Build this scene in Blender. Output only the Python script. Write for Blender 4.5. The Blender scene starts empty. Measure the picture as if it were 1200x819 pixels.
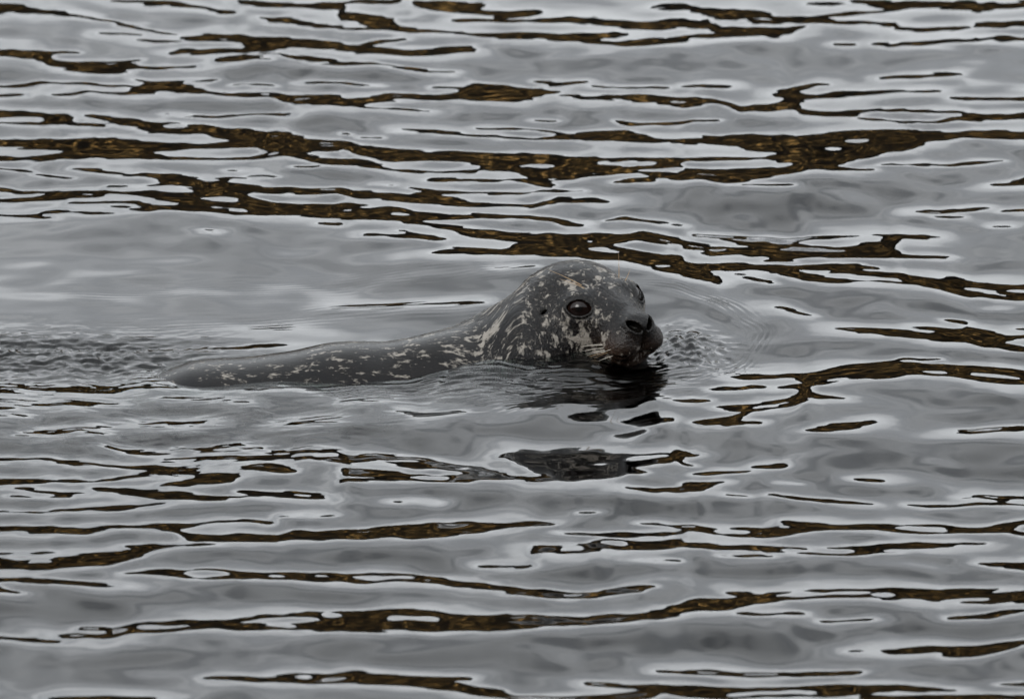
import bpy, math, random
import numpy as np
from mathutils import Vector, Matrix

# ------------------------------------------------------------------ camera, sky, sun, exposure
scn = bpy.context.scene
COL = scn.collection
R = math.radians
ELEV = R(16.0)                       # the lens looks down on the water by this much
DIST = 12.0                          # metres from the lens to the water under the frame's middle
PXM = 770.0                          # photograph pixels (1200 wide) per metre at that distance
CY, CZ = -DIST * math.cos(ELEV), DIST * math.sin(ELEV)

cam_d = bpy.data.cameras.new('camera')
cam = bpy.data.objects.new('camera', cam_d)
COL.objects.link(cam)
cam.location = (0, CY, CZ)
cam.rotation_euler = (math.pi / 2 - ELEV, 0, 0)
cam_d.sensor_width = 36.0
cam_d.lens = 36.0 * DIST / (1200.0 / PXM)
cam_d.clip_start = 0.1
cam_d.clip_end = 3000.0
cam_d.dof.use_dof = True
cam_d.dof.focus_distance = DIST - 0.06
cam_d.dof.aperture_fstop = 9.0
scn.camera = cam

SUN_EL, SUN_AZ = R(34), R(-150)      # behind the lens and to the left, above the cloud
world = bpy.data.worlds.new('World')
scn.world = world
world.use_nodes = True
wn, wl = world.node_tree.nodes, world.node_tree.links
wn.clear()
w_out = wn.new('ShaderNodeOutputWorld')
w_bg = wn.new('ShaderNodeBackground')
w_sky = wn.new('ShaderNodeTexSky')
w_sky.sky_type = 'NISHITA'
w_sky.sun_disc = False
w_sky.sun_elevation = SUN_EL
w_sky.sun_rotation = SUN_AZ
w_sky.air_density = 1.0
w_sky.dust_density = 3.0
w_hsv = wn.new('ShaderNodeHueSaturation')
w_hsv.inputs['Saturation'].default_value = 0.16
w_mix = wn.new('ShaderNodeMixRGB')    # an even cloud deck in front of the blue
w_mix.blend_type = 'MIX'
w_mix.inputs[0].default_value = 0.5
w_tc = wn.new('ShaderNodeTexCoord')
w_mp = wn.new('ShaderNodeMapping')
w_mp.inputs['Scale'].default_value = (1.0, 1.0, 2.6)
w_no = wn.new('ShaderNodeTexNoise')
w_no.inputs['Scale'].default_value = 4.2
w_no.inputs['Detail'].default_value = 4.0
w_rp = wn.new('ShaderNodeValToRGB')
w_rp.color_ramp.elements[0].position = 0.40
w_rp.color_ramp.elements[0].color = (3.9, 4.15, 4.35, 1)
w_rp.color_ramp.elements[1].position = 0.62
w_rp.color_ramp.elements[1].color = (7.75, 8.05, 8.2, 1)
wl.new(w_tc.outputs['Generated'], w_mp.inputs['Vector'])
wl.new(w_mp.outputs['Vector'], w_no.inputs['Vector'])
wl.new(w_no.outputs['Fac'], w_rp.inputs['Fac'])
wl.new(w_sky.outputs['Color'], w_hsv.inputs['Color'])
wl.new(w_hsv.outputs['Color'], w_mix.inputs[1])
wl.new(w_rp.outputs['Color'], w_mix.inputs[2])
wl.new(w_mix.outputs['Color'], w_bg.inputs['Color'])
w_bg.inputs['Strength'].default_value = 0.15
wl.new(w_bg.outputs['Background'], w_out.inputs['Surface'])

sun_d = bpy.data.lights.new('sun', 'SUN')
sun_d.energy = 0.6
sun_d.angle = R(25)
sun_d.color = (1.0, 0.97, 0.92)
sun = bpy.data.objects.new('sun', sun_d)
COL.objects.link(sun)
sdir = Vector((math.sin(SUN_AZ) * math.cos(SUN_EL), math.cos(SUN_AZ) * math.cos(SUN_EL), math.sin(SUN_EL)))
sun.rotation_euler = (-sdir).to_track_quat('-Z', 'Y').to_euler()
sun.location = (0, 0, 30)

scn.view_settings.view_transform = 'Standard'
scn.view_settings.look = 'None'
scn.view_settings.gamma = 1.0
scn.view_settings.use_curve_mapping = False
scn.view_settings.exposure = 1.25

# ------------------------------------------------------------------ helpers
def nodes(name):
    m = bpy.data.materials.new(name)
    m.use_nodes = True
    nt = m.node_tree
    nt.nodes.clear()
    out = nt.nodes.new('ShaderNodeOutputMaterial')
    return m, nt, out

def N(nt, kind, **kw):
    n = nt.nodes.new(kind)
    for k, v in kw.items():
        if k in n.inputs.keys():
            n.inputs[k].default_value = v
        else:
            setattr(n, k, v)
    return n

def mesh_from(name, verts, faces, smooth=True):
    """verts (n,3), faces (m,4) or (m,3) arrays -> mesh"""
    verts = np.ascontiguousarray(verts, dtype=np.float32)
    faces = np.ascontiguousarray(faces, dtype=np.int32)
    me = bpy.data.meshes.new(name)
    me.vertices.add(len(verts))
    me.vertices.foreach_set('co', verts.ravel())
    k = faces.shape[1]
    me.loops.add(faces.size)
    me.loops.foreach_set('vertex_index', faces.ravel())
    me.polygons.add(len(faces))
    me.polygons.foreach_set('loop_start', np.arange(0, faces.size, k, dtype=np.int32))
    me.polygons.foreach_set('loop_total', np.full(len(faces), k, dtype=np.int32))
    if smooth:
        me.polygons.foreach_set('use_smooth', np.ones(len(faces), dtype=bool))
    me.update(calc_edges=True)
    return me

def link(name, me, mat, parent=None, kind=None, label=None, cat=None, group=None):
    o = bpy.data.objects.new(name, me)
    COL.objects.link(o)
    if mat:
        me.materials.append(mat)
    if parent:
        o.parent = parent
    if kind: o['kind'] = kind
    if label: o['label'] = label
    if cat: o['category'] = cat
    if group: o['group'] = group
    return o

def grid_faces(nx, ny):
    i, j = np.meshgrid(np.arange(nx - 1), np.arange(ny - 1), indexing='ij')
    a = (i * ny + j).ravel()
    return np.stack([a, a + ny, a + ny + 1, a + 1], 1)

def lerp_grid(A, xs0, ys0, X, Y):
    """cubic-smoothed separable interpolation of A (len xs0, len ys0, uniform) at tensor coordinates X, Y"""
    def w(src, q):
        t = (q - src[0]) / (src[1] - src[0])
        t = np.clip(t, 1, len(src) - 3.001)
        i = np.floor(t).astype(int)
        f = t - i
        return i, (-.5*f + f*f - .5*f**3, 1 - 2.5*f*f + 1.5*f**3, .5*f + 2*f*f - 1.5*f**3, -.5*f*f + .5*f**3)
    ix, wx = w(xs0, X)
    B = sum(A[ix + k - 1, :] * wx[k][:, None] for k in range(4))
    iy, wy = w(ys0, Y)
    return sum(B[:, iy + k - 1] * wy[k][None, :] for k in range(4))

def project(X, Y, Z):
    """world -> photograph pixel (1200 x 819)"""
    dy, dz = Y - CY, Z - CZ
    dep = dy * math.cos(ELEV) - dz * math.sin(ELEV)
    up = dy * math.sin(ELEV) + dz * math.cos(ELEV)
    s = PXM * DIST / dep
    return 600 + X * s, 409.5 - up * s

rng = np.random.default_rng(11)

# ------------------------------------------------------------------ the water: where wavelets lean away from the lens they mirror the
# dark shore, where they lean towards it they mirror the cloud; the crests are laid out after the photograph
TILES = {}
def tile(ox, oy, sc, txt):
    """each entry: x top bottom, x top bottom ... ; a leading '-' marks a pale lens inside a dark band"""
    res = []
    for s in txt.split(';'):
        s = s.strip()
        if not s: continue
        hole = s[0] == '-'
        v = np.array(s.lstrip('-').replace(',', ' ').split(), float).reshape(-1, 3)
        v = v[np.argsort(v[:, 0], kind='stable')]
        res.append((hole, ox + v[:, 0] / sc, oy + v[:, 1] / sc, oy + v[:, 2] / sc))
    return res

BANDS = []
BANDS += tile(0, 0, 3, """0 15 45 60 18 45 130 35 45 180 42 48; 130 36 46 280 55 60 390 72 80 420 78 92 500 98 106 600 118 126 640 125 132 790 130 142;
640 128 140 760 120 145 850 122 150 880 128 182 940 130 192 1000 132 168 1100 140 172 1200 150 178; 400 0 6 480 0 14 560 2 20 620 10 24 700 22 32 760 36 48 820 38 50;
900 56 60 960 64 78 1030 66 84 1060 74 90 1120 84 98 1200 90 102; 860 0 18 920 5 25 1000 12 24 1100 14 30 1200 8 36; 350 114 121 430 117 125 500 119 125;
480 138 146 560 140 150 630 140 150; 600 180 190 640 170 190 720 172 194 800 170 190 880 172 185; 760 205 212 800 198 222 840 192 218 880 195 208 960 200 212;
950 180 186 1020 190 205 1100 200 222 1140 205 228 1200 215 230; 0 172 200 100 176 208 180 180 215; 130 178 190 200 180 190 280 182 192;
120 190 210 190 210 235 280 218 252 350 218 262 450 220 255 500 232 246 600 234 242 680 232 238; 400 216 222 500 210 216;
0 298 310 80 298 306 140 286 298 220 286 294 300 290 300 400 298 308 500 302 312; 460 275 284 560 285 300 660 282 292 760 278 286;
190 330 338 260 326 338 290 316 328 360 320 332 440 322 336 510 290 334 560 288 330 640 288 330 720 316 330 800 326 344 960 326 344 1000 330 362 1100 336 368 1200 334 375;
-550 318 332 610 320 332; 810 295 303 860 290 298 960 296 304; 0 334 342 60 332 340 100 338 346; 1030 288 293 1200 289 295;
570 398 404 700 404 414 760 405 418 860 400 408 960 398 404 1010 402 410; 0 385 412 80 392 412 150 396 412 170 398 436 240 398 440""")
BANDS += tile(0, 130, 3, """0 6 16 160 10 22 170 10 48 240 10 48 260 20 30; 0 38 44 100 40 50 170 42 48 370 45 58; 310 10 24 430 24 52 520 34 78 600 40 80 720 50 86 840 62 120 960 70 130 1000 70 130 1080 98 125 1200 105 140;
-580 48 62 620 48 63 660 50 62; 0 96 126 100 100 136 200 100 160 300 96 170 400 95 172 480 100 175 560 108 150 700 112 140 820 106 132 900 95 130 980 80 160 1060 110 165 1130 125 190 1200 130 192;
0 162 178 120 160 176 210 150 172 400 160 172 560 152 172 700 164 178 850 160 176 970 150 162 1100 155 175; -0 132 162 100 133 164 215 142 150; -540 148 152 700 134 164 860 136 162 975 146 152; -1060 150 154 1200 142 170;
0 200 208 80 206 216 160 224 234 250 234 242; 255 198 208 330 205 218 440 220 234 540 222 240 600 228 262 700 238 285 800 242 300 880 262 310 960 268 296 1100 272 296 1200 274 290; 540 218 232 640 224 238 760 236 246 880 238 248;
860 230 236 920 226 236 980 232 238; 380 264 272 500 262 272 600 254 262; 0 268 284 100 286 296 240 284 300 330 282 294 440 286 294 520 282 305 640 288 335 720 285 350 840 290 350 880 305 370 960 320 365 1080 330 378 1200 340 380;
0 312 324 120 302 318 260 296 312 360 292 304; 240 318 328 360 320 330 470 318 326 530 330 350 620 335 352 740 345 358 860 355 372; 140 356 362 220 352 360 320 356 364 420 358 362; 0 364 370 90 368 376 175 372 378;
380 332 336 450 340 350 540 345 358; 715 419 425 740 419 430 775 424 432; 1090 330 345 1200 325 345; 1120 392 398 1200 398 406; -715 306 310 780 304 320 840 310 318; -870 296 300 960 294 322 1080 300 330 1200 298 322;
-740 336 342 850 346 352; -715 240 250 770 240 248; 800 209 213 890 209 213; 1030 196 200 1120 194 200""")
BANDS += tile(400, 0, 3, """0 8 14 80 0 12 180 0 16 200 0 10; 260 0 22 320 4 38 400 8 40 470 8 36 490 10 28; 380 38 46 480 38 48 560 42 64 640 40 62 690 38 48;
0 44 70 60 50 75 120 52 108 180 60 108 190 92 110 300 104 116 400 108 120 520 118 132 560 118 140 620 116 140 700 118 138 800 120 145 860 124 148 1000 114 122; 860 145 152 950 150 160 1000 146 164 1060 140 162 1080 134 160 1140 138 152 1200 128 146;
390 66 74 440 64 80 560 72 78 700 68 80 800 64 80 900 72 84 980 76 98 1060 80 104 1120 80 105 1200 74 96; 1110 20 30 1200 16 36; 0 95 104 60 96 106 120 100 110; 80 150 162 130 140 158 230 130 140; 0 156 182 60 160 190 150 168 196 300 170 198 380 164 190 470 160 182;
0 218 232 110 218 230 130 224 230 230 236 248 300 246 254 400 252 262; 0 288 296 80 296 304 160 298 306; 310 304 312 440 302 314 465 292 320 540 298 325; 0 350 378 60 345 375 160 326 360 280 332 352 400 330 354 460 292 356 540 296 358 640 306 356 700 312 340 760 318 328;
680 282 288 720 284 304 780 288 302 860 284 292; 740 326 332 860 338 348 980 334 350 1040 332 360 1120 336 366 1200 345 378; 880 302 307 1000 305 311 1150 307 313; 60 374 380 200 380 388 320 388 398; 680 421 427 750 423 429""")
BANDS += tile(400, 130, 3, """960 32 40 1020 38 58 1100 42 52 1200 38 50; 180 64 74 300 64 80 420 74 90 520 84 96 700 94 104 790 80 102 900 70 106 1000 66 108 1100 95 112 1200 100 116; 470 56 66 600 58 68 720 68 76 790 74 82; 60 90 100 150 90 98; 0 74 82 30 80 86;
0 105 130 60 118 160 180 130 185 300 138 178 420 140 180 520 148 215 620 148 220 700 146 250 760 155 245 820 158 240 900 165 225 960 165 225 1050 162 222 1200 166 250; 0 172 196 90 168 200 200 205 218 340 212 222 480 200 220;
-145 190 200 250 180 208 380 182 208 470 192 204; -620 188 197 740 189 199; -890 180 184 1000 176 196 1110 182 190; -1040 206 212 1200 200 216; 290 238 246 420 234 250 540 240 252 640 240 250 700 235 270 750 250 275; 110 257 264 190 258 265;
240 270 276 340 276 300 500 286 296 640 284 296 720 276 286 860 278 286; 0 272 300 60 278 312 150 284 312 240 296 325 310 278 330 360 300 336 460 316 340 560 326 340 660 328 342 740 310 330 780 302 322 860 304 322 935 310 326;
0 322 385 60 330 385 160 336 392 260 348 392 370 362 386 480 364 378 620 368 382 740 372 392 780 380 408 840 392 406 890 396 404; -0 346 356 40 348 356; -180 360 366 240 360 370; 220 385 400 360 398 415 440 410 445 560 425 455 700 430 480 860 432 480 1000 430 465 1060 426 460 1140 434 470 1200 450 475;
80 432 440 180 436 446 260 434 450 340 440 460 370 440 456; 210 422 428 250 428 440; 920 384 390 990 372 388 1060 380 392 1200 400 408; 960 248 256 1020 236 254 1100 230 252""")
BANDS += tile(400, 240, 3, """320 168 174 400 150 176 480 152 178 580 158 178 640 130 180 760 135 185 880 120 192 960 130 195 1060 170 210 1120 178 235 1200 175 250; -860 154 160 920 152 168 975 160 170; -950 140 146 1060 130 164 1200 140 172; -900 200 206 980 196 226 1070 212 222;
-470 130 136 590 138 158; -1100 212 222 1160 212 222; -865 122 134 890 122 134; 540 222 226 690 214 220; 0 353 357 130 351 355 300 345 351 500 341 346""")
BANDS += tile(800, 0, 3, """0 16 30 60 34 42 150 40 70 230 38 68 300 40 60; 0 80 96 90 82 100 130 96 122 240 95 124 370 100 122 420 88 98; 240 70 84 330 74 84 440 66 80 490 62 82 540 76 84 640 76 86 740 84 92; 300 60 68 440 60 68 560 46 56 640 40 50 710 34 42; 0 126 136 120 120 130 240 112 126;
600 0 10 700 5 30 730 10 42 800 8 28 900 10 28 1000 10 34 1050 12 40 1120 10 30 1200 4 26; 440 10 18 560 10 18; 1040 80 96 1120 80 96 1200 74 92; 760 98 108 860 98 112 960 98 108 1000 95 100; 670 150 160 730 152 166 840 148 160 940 142 150 1060 136 144 1150 130 138 1200 136 144;
540 152 160 600 154 162; 700 270 282 800 266 276 980 254 266; 0 300 306 160 302 310; 340 316 330 400 304 325 470 292 302 515 290 298; 0 340 378 60 342 374 110 348 360 200 372 392 300 366 392 400 340 390 415 335 350; 330 325 340 400 325 360 480 335 345 530 322 346 600 320 340 700 318 326 900 319 323;
410 385 405 500 392 412 600 388 410 680 382 394 780 382 394 880 390 400 970 390 400; 590 408 414 700 418 428 800 426 434 900 424 432 1010 402 425 1080 402 425 1200 398 418; 950 342 350 1050 346 354 1200 340 354; 0 426 440 40 420 430 130 420 428""")
BANDS += tile(800, 130, 3, """0 98 115 60 92 118 200 84 125 240 80 140 300 82 160 380 86 190 450 84 205 520 74 200 560 70 190 640 66 170 720 66 150 800 62 140 860 72 110 1000 74 92 1080 68 100 1200 72 100; 0 165 178 300 160 172 380 168 200;
0 200 245 60 205 240 160 205 260 250 200 245 330 195 230 400 190 220 480 190 210 600 200 212 680 200 212; 200 256 262 300 258 264 390 258 264; -0 122 160 150 126 160 310 148 156; -10 182 190 150 180 206 380 182 192; -540 196 200 620 180 204 760 170 180; -580 103 112 650 101 112;
680 186 194 800 184 192 940 190 196 1040 176 188 1130 174 180; 1080 260 266 1150 252 264 1200 236 262; 770 352 358 900 350 360 1000 344 352 1080 336 344; 890 370 376 985 370 376; 1110 348 354 1200 346 354; 1080 404 410 1160 402 410""")
BANDS += tile(800, 240, 3, """40 104 114 120 106 118 240 112 150 300 112 195 380 120 190 480 110 185 600 108 188 700 104 188 750 106 190 760 106 122 840 106 122 915 110 116; 740 176 188 840 180 188 935 182 187; -410 128 138 540 118 148 700 112 128; 0 122 150 100 145 180 200 150 175 300 150 200 400 170 200;
-0 155 170 80 158 168; -40 190 200 160 182 204 300 186 196; 0 200 250 60 210 262 125 262 278; 60 205 235 180 205 230 300 210 235 400 215 262 500 205 275 560 205 275 640 225 275 700 235 275 800 250 280 900 262 295 1000 270 318 1100 275 332 1200 282 342; 500 203 220 600 206 226 690 220 228;
-400 226 232 520 236 258 640 250 266 780 262 274; -940 282 290 1080 300 312 1150 318 328; -1140 300 306 1200 298 310; 180 240 246 215 244 252; 220 252 258 280 262 272 318 272 280; 330 358 364 380 366 378 450 386 392; 920 402 408 985 408 416; 1175 432 438 1200 434 442""")
BANDS += tile(800, 370, 3, """540 38 48 660 46 66 780 50 76 880 62 90 940 50 92 1020 42 98 1060 44 112 1100 58 100 1140 68 90 1200 68 82; 785 34 42 850 38 52 940 44 62; 1040 90 104 1100 90 110 1200 108 126; 760 150 156 830 148 160 915 150 156;
170 212 216 200 208 222 300 206 220 400 206 220 440 200 246 520 180 238 600 166 225 740 162 215 820 168 210 940 172 212 1040 178 230 1120 184 240 1200 190 244; 90 258 262 150 246 264 250 244 256 290 250 256; 330 250 256 400 240 256 440 232 290 460 275 290 570 288 293;
120 318 326 220 314 340 300 302 330 380 285 318 440 258 296; 30 372 378 110 362 384 180 350 384 230 332 345; 180 368 382 275 372 380; -240 320 328 320 308 318 370 300 306; -460 236 240 540 218 230 630 214 220; -820 198 202 880 192 206 930 196 204; -1010 200 206 1100 202 216 1190 216 224;
0 290 306 50 290 304 90 294 300; 435 398 404 520 384 408 600 374 400 678 366 376; 940 406 412 1010 400 416 1060 392 412 1130 390 404 1200 388 408; 0 474 500 46 484 496; 0 516 524 40 522 528; 240 528 536 300 520 536 365 516 534; 25 556 560 120 542 558 235 542 548;
575 568 572 640 570 582 700 574 584; 330 584 587 425 588 592; 0 584 600 150 582 586""")
BANDS += tile(0, 430, 3, """0 66 74 150 66 78 220 68 85 300 66 94 360 64 94 440 72 84; 440 58 70 560 62 72 700 60 78 800 58 82 920 60 80 1040 68 78 1160 78 92; 800 44 52 920 50 58 1050 54 66 1200 60 68; 520 36 50 560 30 54 600 44 54; 0 78 90 60 84 92; 0 112 122 140 114 122;
0 142 150 80 130 140 200 124 134 280 120 140 340 122 134 440 124 130; 0 168 174 100 166 174; 560 106 112 660 102 114 760 106 114 880 120 128; 480 196 202 580 192 206 680 188 206 720 184 190; 60 234 240 140 220 236 250 216 232 300 206 214 380 204 212; 290 226 236 400 222 234;
1010 194 200 1080 184 198 1170 176 186; 370 270 280 440 286 302 500 288 312 600 300 314; 600 284 290 740 280 292 860 262 274; 700 292 300 800 288 298 920 276 284; 900 300 306 1040 288 306 1180 286 294; 560 322 334 680 312 336 740 308 328 860 312 330 960 308 326 1100 315 325 1200 312 335;
840 350 365 920 336 368 980 340 372 1040 352 374; 0 320 326 160 318 328 280 332 348 400 340 354 500 344 360 700 350 362; 0 392 415 80 395 412 200 392 406 330 398 406 440 380 392 530 358 382 620 354 392 700 352 376; 560 412 418 640 392 420 700 375 412 800 370 412 840 376 392;
80 424 430 180 430 446 320 440 448; 320 422 428 440 422 448 540 428 450 650 438 450; 830 434 442 920 436 450 1060 440 448 1140 440 448""")
BANDS += tile(400, 430, 3, """0 56 80 90 52 76 160 68 76; 0 112 124 100 108 118; 210 152 158 260 158 176 340 160 174 440 152 160; 600 140 146 700 112 136 800 96 112 900 102 118 960 80 120 1040 60 110 1100 50 80 1160 52 62; 1060 85 95 1140 104 112 1200 116 124; 850 176 184 888 174 180; 1020 194 202 1080 182 204 1170 176 190;
970 240 246 1020 230 244 1068 218 226; 0 310 340 120 304 330 200 308 345 300 322 365 400 345 378 500 350 378 540 362 372; 0 340 385 100 355 388 200 360 388 230 375 390 300 378 384 400 378 384; 0 390 402 200 392 400 460 396 406;
560 308 318 600 300 330 700 305 385 800 305 400 900 304 395 980 304 385 1050 308 350 1160 296 335 1200 294 322; 980 345 375 1080 364 376; 380 385 395 500 365 395 600 378 398 740 385 402; -0 342 350 80 332 358 190 352 362; -170 326 332 280 326 340; -230 366 372 330 358 382 415 366 378; -850 334 342 930 335 345;
-1010 316 330 1160 304 312; 970 420 426 1080 424 440 1200 424 440""")
BANDS += tile(0, 570, 3, """60 0 10 180 10 26 250 12 38; 320 0 8 440 5 32 540 10 45 640 16 52 760 34 48 860 30 42; 30 30 36 140 36 42 240 30 40; 830 14 22 900 14 40 980 14 28 1060 18 30 1140 24 42; 860 24 38 1040 32 42 1150 38 44; 0 84 92 160 90 96; 180 80 90 300 74 88 430 64 86 520 60 72 600 50 62;
0 140 152 120 140 162 200 142 166 300 136 168 400 134 150 520 128 148 600 130 160 700 130 140 760 118 130 880 116 124 960 118 138; 600 148 158 660 160 196 740 170 196 850 165 195 980 170 192 1040 150 190 1120 154 190 1200 152 185; 0 232 238 200 231 237 310 232 245;
440 204 212 520 204 232 620 204 214 700 196 210 790 196 206; 190 248 268 300 235 285 400 230 274 500 215 250 520 220 236; 0 250 290 80 262 292 200 262 290 310 275 286; -80 258 272 190 258 272; 430 305 311 520 286 310 600 288 318 660 292 326 760 290 330 840 295 325 920 300 328 1020 302 330 1100 312 334 1200 320 336;
-650 300 314 720 296 320 800 302 312; -940 310 322 1010 312 322; 1010 298 306 1080 300 312 1200 306 314; 0 320 336 180 324 342 250 328 346 350 338 354 470 350 356; 0 348 372 70 372 378; 975 100 106 1080 95 106 1185 98 104""")
BANDS += tile(400, 570, 3, """0 150 186 100 148 184 150 140 182 260 130 186 330 124 180 420 122 168 500 124 160 560 124 150 640 120 138 740 128 136; 248 44 50 345 52 60; 180 50 56 220 50 56; 830 90 97 895 87 93; 1040 124 130 1120 130 138 1200 134 146; 750 158 164 880 162 175 1000 160 180 1200 158 170;
680 206 236 760 208 236 860 200 234 920 178 220 1000 190 225 1080 190 225 1200 185 215; -760 218 228 860 208 224; -920 190 202 1000 185 215; 1030 256 262 1200 256 264; 485 274 282 570 274 286 660 278 286; 0 310 336 60 305 340 120 300 336 240 304 334 340 318 342 420 328 356 540 346 366 650 360 384 720 362 392 820 374 396 900 370 392 980 352 380 1060 346 370 1098 348 354;
-20 318 328 100 310 326 260 316 326""")
BANDS += tile(800, 550, 3, """0 44 78 60 42 76 100 42 58 148 40 46; 150 86 91 235 92 96; 305 86 92 400 94 104 500 102 114 600 108 124 680 118 124; 788 120 126 860 122 136 960 122 134 1040 112 122 1200 118 126; 970 94 100 1040 88 100 1120 92 110 1200 92 104; 0 195 215 80 200 220 200 204 240 320 205 240 400 198 232 440 186 218;
350 180 190 420 184 222 520 190 212 640 190 216 760 190 220 880 194 225 980 200 224 1080 200 224 1140 182 222 1200 178 192; 1120 205 222 1200 220 232; -700 200 206 820 200 214 940 204 220; -100 212 222 240 212 230; 0 258 272 100 262 276 240 264 284 360 272 294 500 276 298 600 268 304 660 260 300 740 256 280 860 256 276 960 252 266 1060 258 264;
700 288 296 780 288 294; -340 276 288 460 276 292 590 280 296; 125 298 304 220 298 310 330 302 310; 1030 325 335 1100 326 348 1200 328 356; 0 468 500 60 456 498 150 452 490 250 440 470 350 450 464; 170 430 438 280 430 465 400 426 456 520 420 450 640 418 452 760 418 455 860 422 462 960 416 465 1080 418 472 1200 420 472;
-260 436 444 400 432 446 560 428 438 740 430 448; -900 456 462 1080 452 464; 200 504 508 420 502 508; 1040 508 510 1120 494 506 1200 488 496""")
BANDS += tile(0, 690, 2, """0 110 118 70 116 124 135 122 128; 100 102 110 170 106 116 240 108 118 270 90 114 340 78 104 420 74 98 500 74 94 560 70 96 620 62 96 700 54 98 800 52 100 900 48 100 960 46 100 1050 54 102 1120 58 98 1200 60 98; 185 88 96 260 86 100; -320 86 94 460 84 90; -560 78 82 660 66 80 750 68 78; -600 82 90 690 84 92;
-750 56 66 800 56 66; -910 62 74 1030 66 78; 480 206 212 600 206 216 700 198 220 780 200 222 840 190 222 900 200 224 1000 212 230 1100 225 246 1200 242 258; 840 190 204 1000 205 214 1100 208 216; -700 202 212 740 202 212; 130 253 260 240 251 262 360 254 262""")
BANDS += tile(600, 690, 2, """0 60 96 100 62 86 200 64 82 300 56 76 360 46 70 430 20 54 520 22 46 580 20 34 660 16 24; 510 8 14 600 6 22 700 4 20; 540 56 62 680 54 62; 730 74 78 850 68 74; 1020 66 72 1120 58 70 1200 48 56; 790 144 150 900 140 152 1000 134 148 1090 132 160 1140 126 152 1200 118 132; 1010 150 162 1080 144 160;
330 192 196 450 190 200 560 194 208 700 194 204 815 190 202; 180 218 224 280 224 234 400 224 250 500 232 258 640 230 250 780 224 252 870 222 240 1000 232 238 1050 238 242; -500 244 256 640 236 246 720 236 246; 0 250 262 180 252 262 280 240 260 340 234 256; 820 250 262 1200 248 262; 1140 221 225 1200 219 225""")

SHORE_Y, SHORE_H = 26.0, 4.1

# uniform field over the part of the water the lens sees
GX = np.arange(-1.22, 1.2201, 0.004)
GY = np.arange(-2.72, 3.2001, 0.004)
nX, nY = len(GX), len(GY)
XX, YY = np.meshgrid(GX, GY, indexing='ij')

def band_limited(shape, d, lx, ly, seed, width=0.6):
    """noise with crest spacing about lx (along x) and ly (along y), unit rms"""
    r = np.random.default_rng(seed)
    F = np.fft.rfft2(r.standard_normal(shape))
    fx = np.fft.fftfreq(shape[0], d)[:, None]
    fy = np.fft.rfftfreq(shape[1], d)[None, :]
    q = np.sqrt((fx * lx) ** 2 + (fy * ly) ** 2)
    F *= np.exp(-(np.log(np.maximum(q, 1e-6)) / width) ** 2)
    n = np.fft.irfft2(F, s=shape)
    return n / n.std()

def smooth01(t):
    t = np.clip(t, 0, 1)
    return t * t * (3 - 2 * t)

def distance_px(H):
    PX, PY = project(XX, YY, H)
    D = np.full(XX.shape, 45.0)
    DH = np.full(XX.shape, 45.0)
    col_px = PX
    for hole, bx, bt, bb in BANDS:
        marg = 40.0
        x0, x1 = bx.min() - marg * 4, bx.max() + marg * 4
        y0, y1 = bt.min() - marg, bb.max() + marg
        # rows/columns that can matter
        jy = np.where((PY[nX // 2] > y0 - 12) & (PY[nX // 2] < y1 + 12))[0]
        if not len(jy): continue
        ja, jb = jy[0], jy[-1] + 1
        xa = (x0 - 600) / PXM * 1.25 if x0 < 600 else (x0 - 600) / PXM * 0.8
        xb = (x1 - 600) / PXM * 1.25 if x1 > 600 else (x1 - 600) / PXM * 0.8
        ia, ib = np.searchsorted(GX, [xa, xb])
        if ib <= ia: continue
        px, py = PX[ia:ib, ja:jb], PY[ia:ib, ja:jb]
        # let bands that touch the frame edge run on past it
        ex = np.zeros_like(px)
        lo, hi = bx.min(), bx.max()
        if lo > 2: ex = np.maximum(ex, lo - px)
        if hi < 1198: ex = np.maximum(ex, px - hi)
        t = np.interp(px, bx, bt); b = np.interp(px, bx, bb)
        dy = np.abs(py - (t + b) / 2) - (b - t) / 2
        d = np.where(ex > 0, np.sqrt((ex / 3.5) ** 2 + np.maximum(dy + (b - t) / 2 * 0.8, 0) ** 2), dy)
        d = np.where(d > 0, d * (1 + 1.3 * math.exp(-((bb - bt).max() / 2) / 3.0)), d)
        tgt = DH if hole else D
        np.minimum(tgt[ia:ib, ja:jb], d, out=tgt[ia:ib, ja:jb])
    return np.maximum(D, -DH), PX, PY

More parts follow.
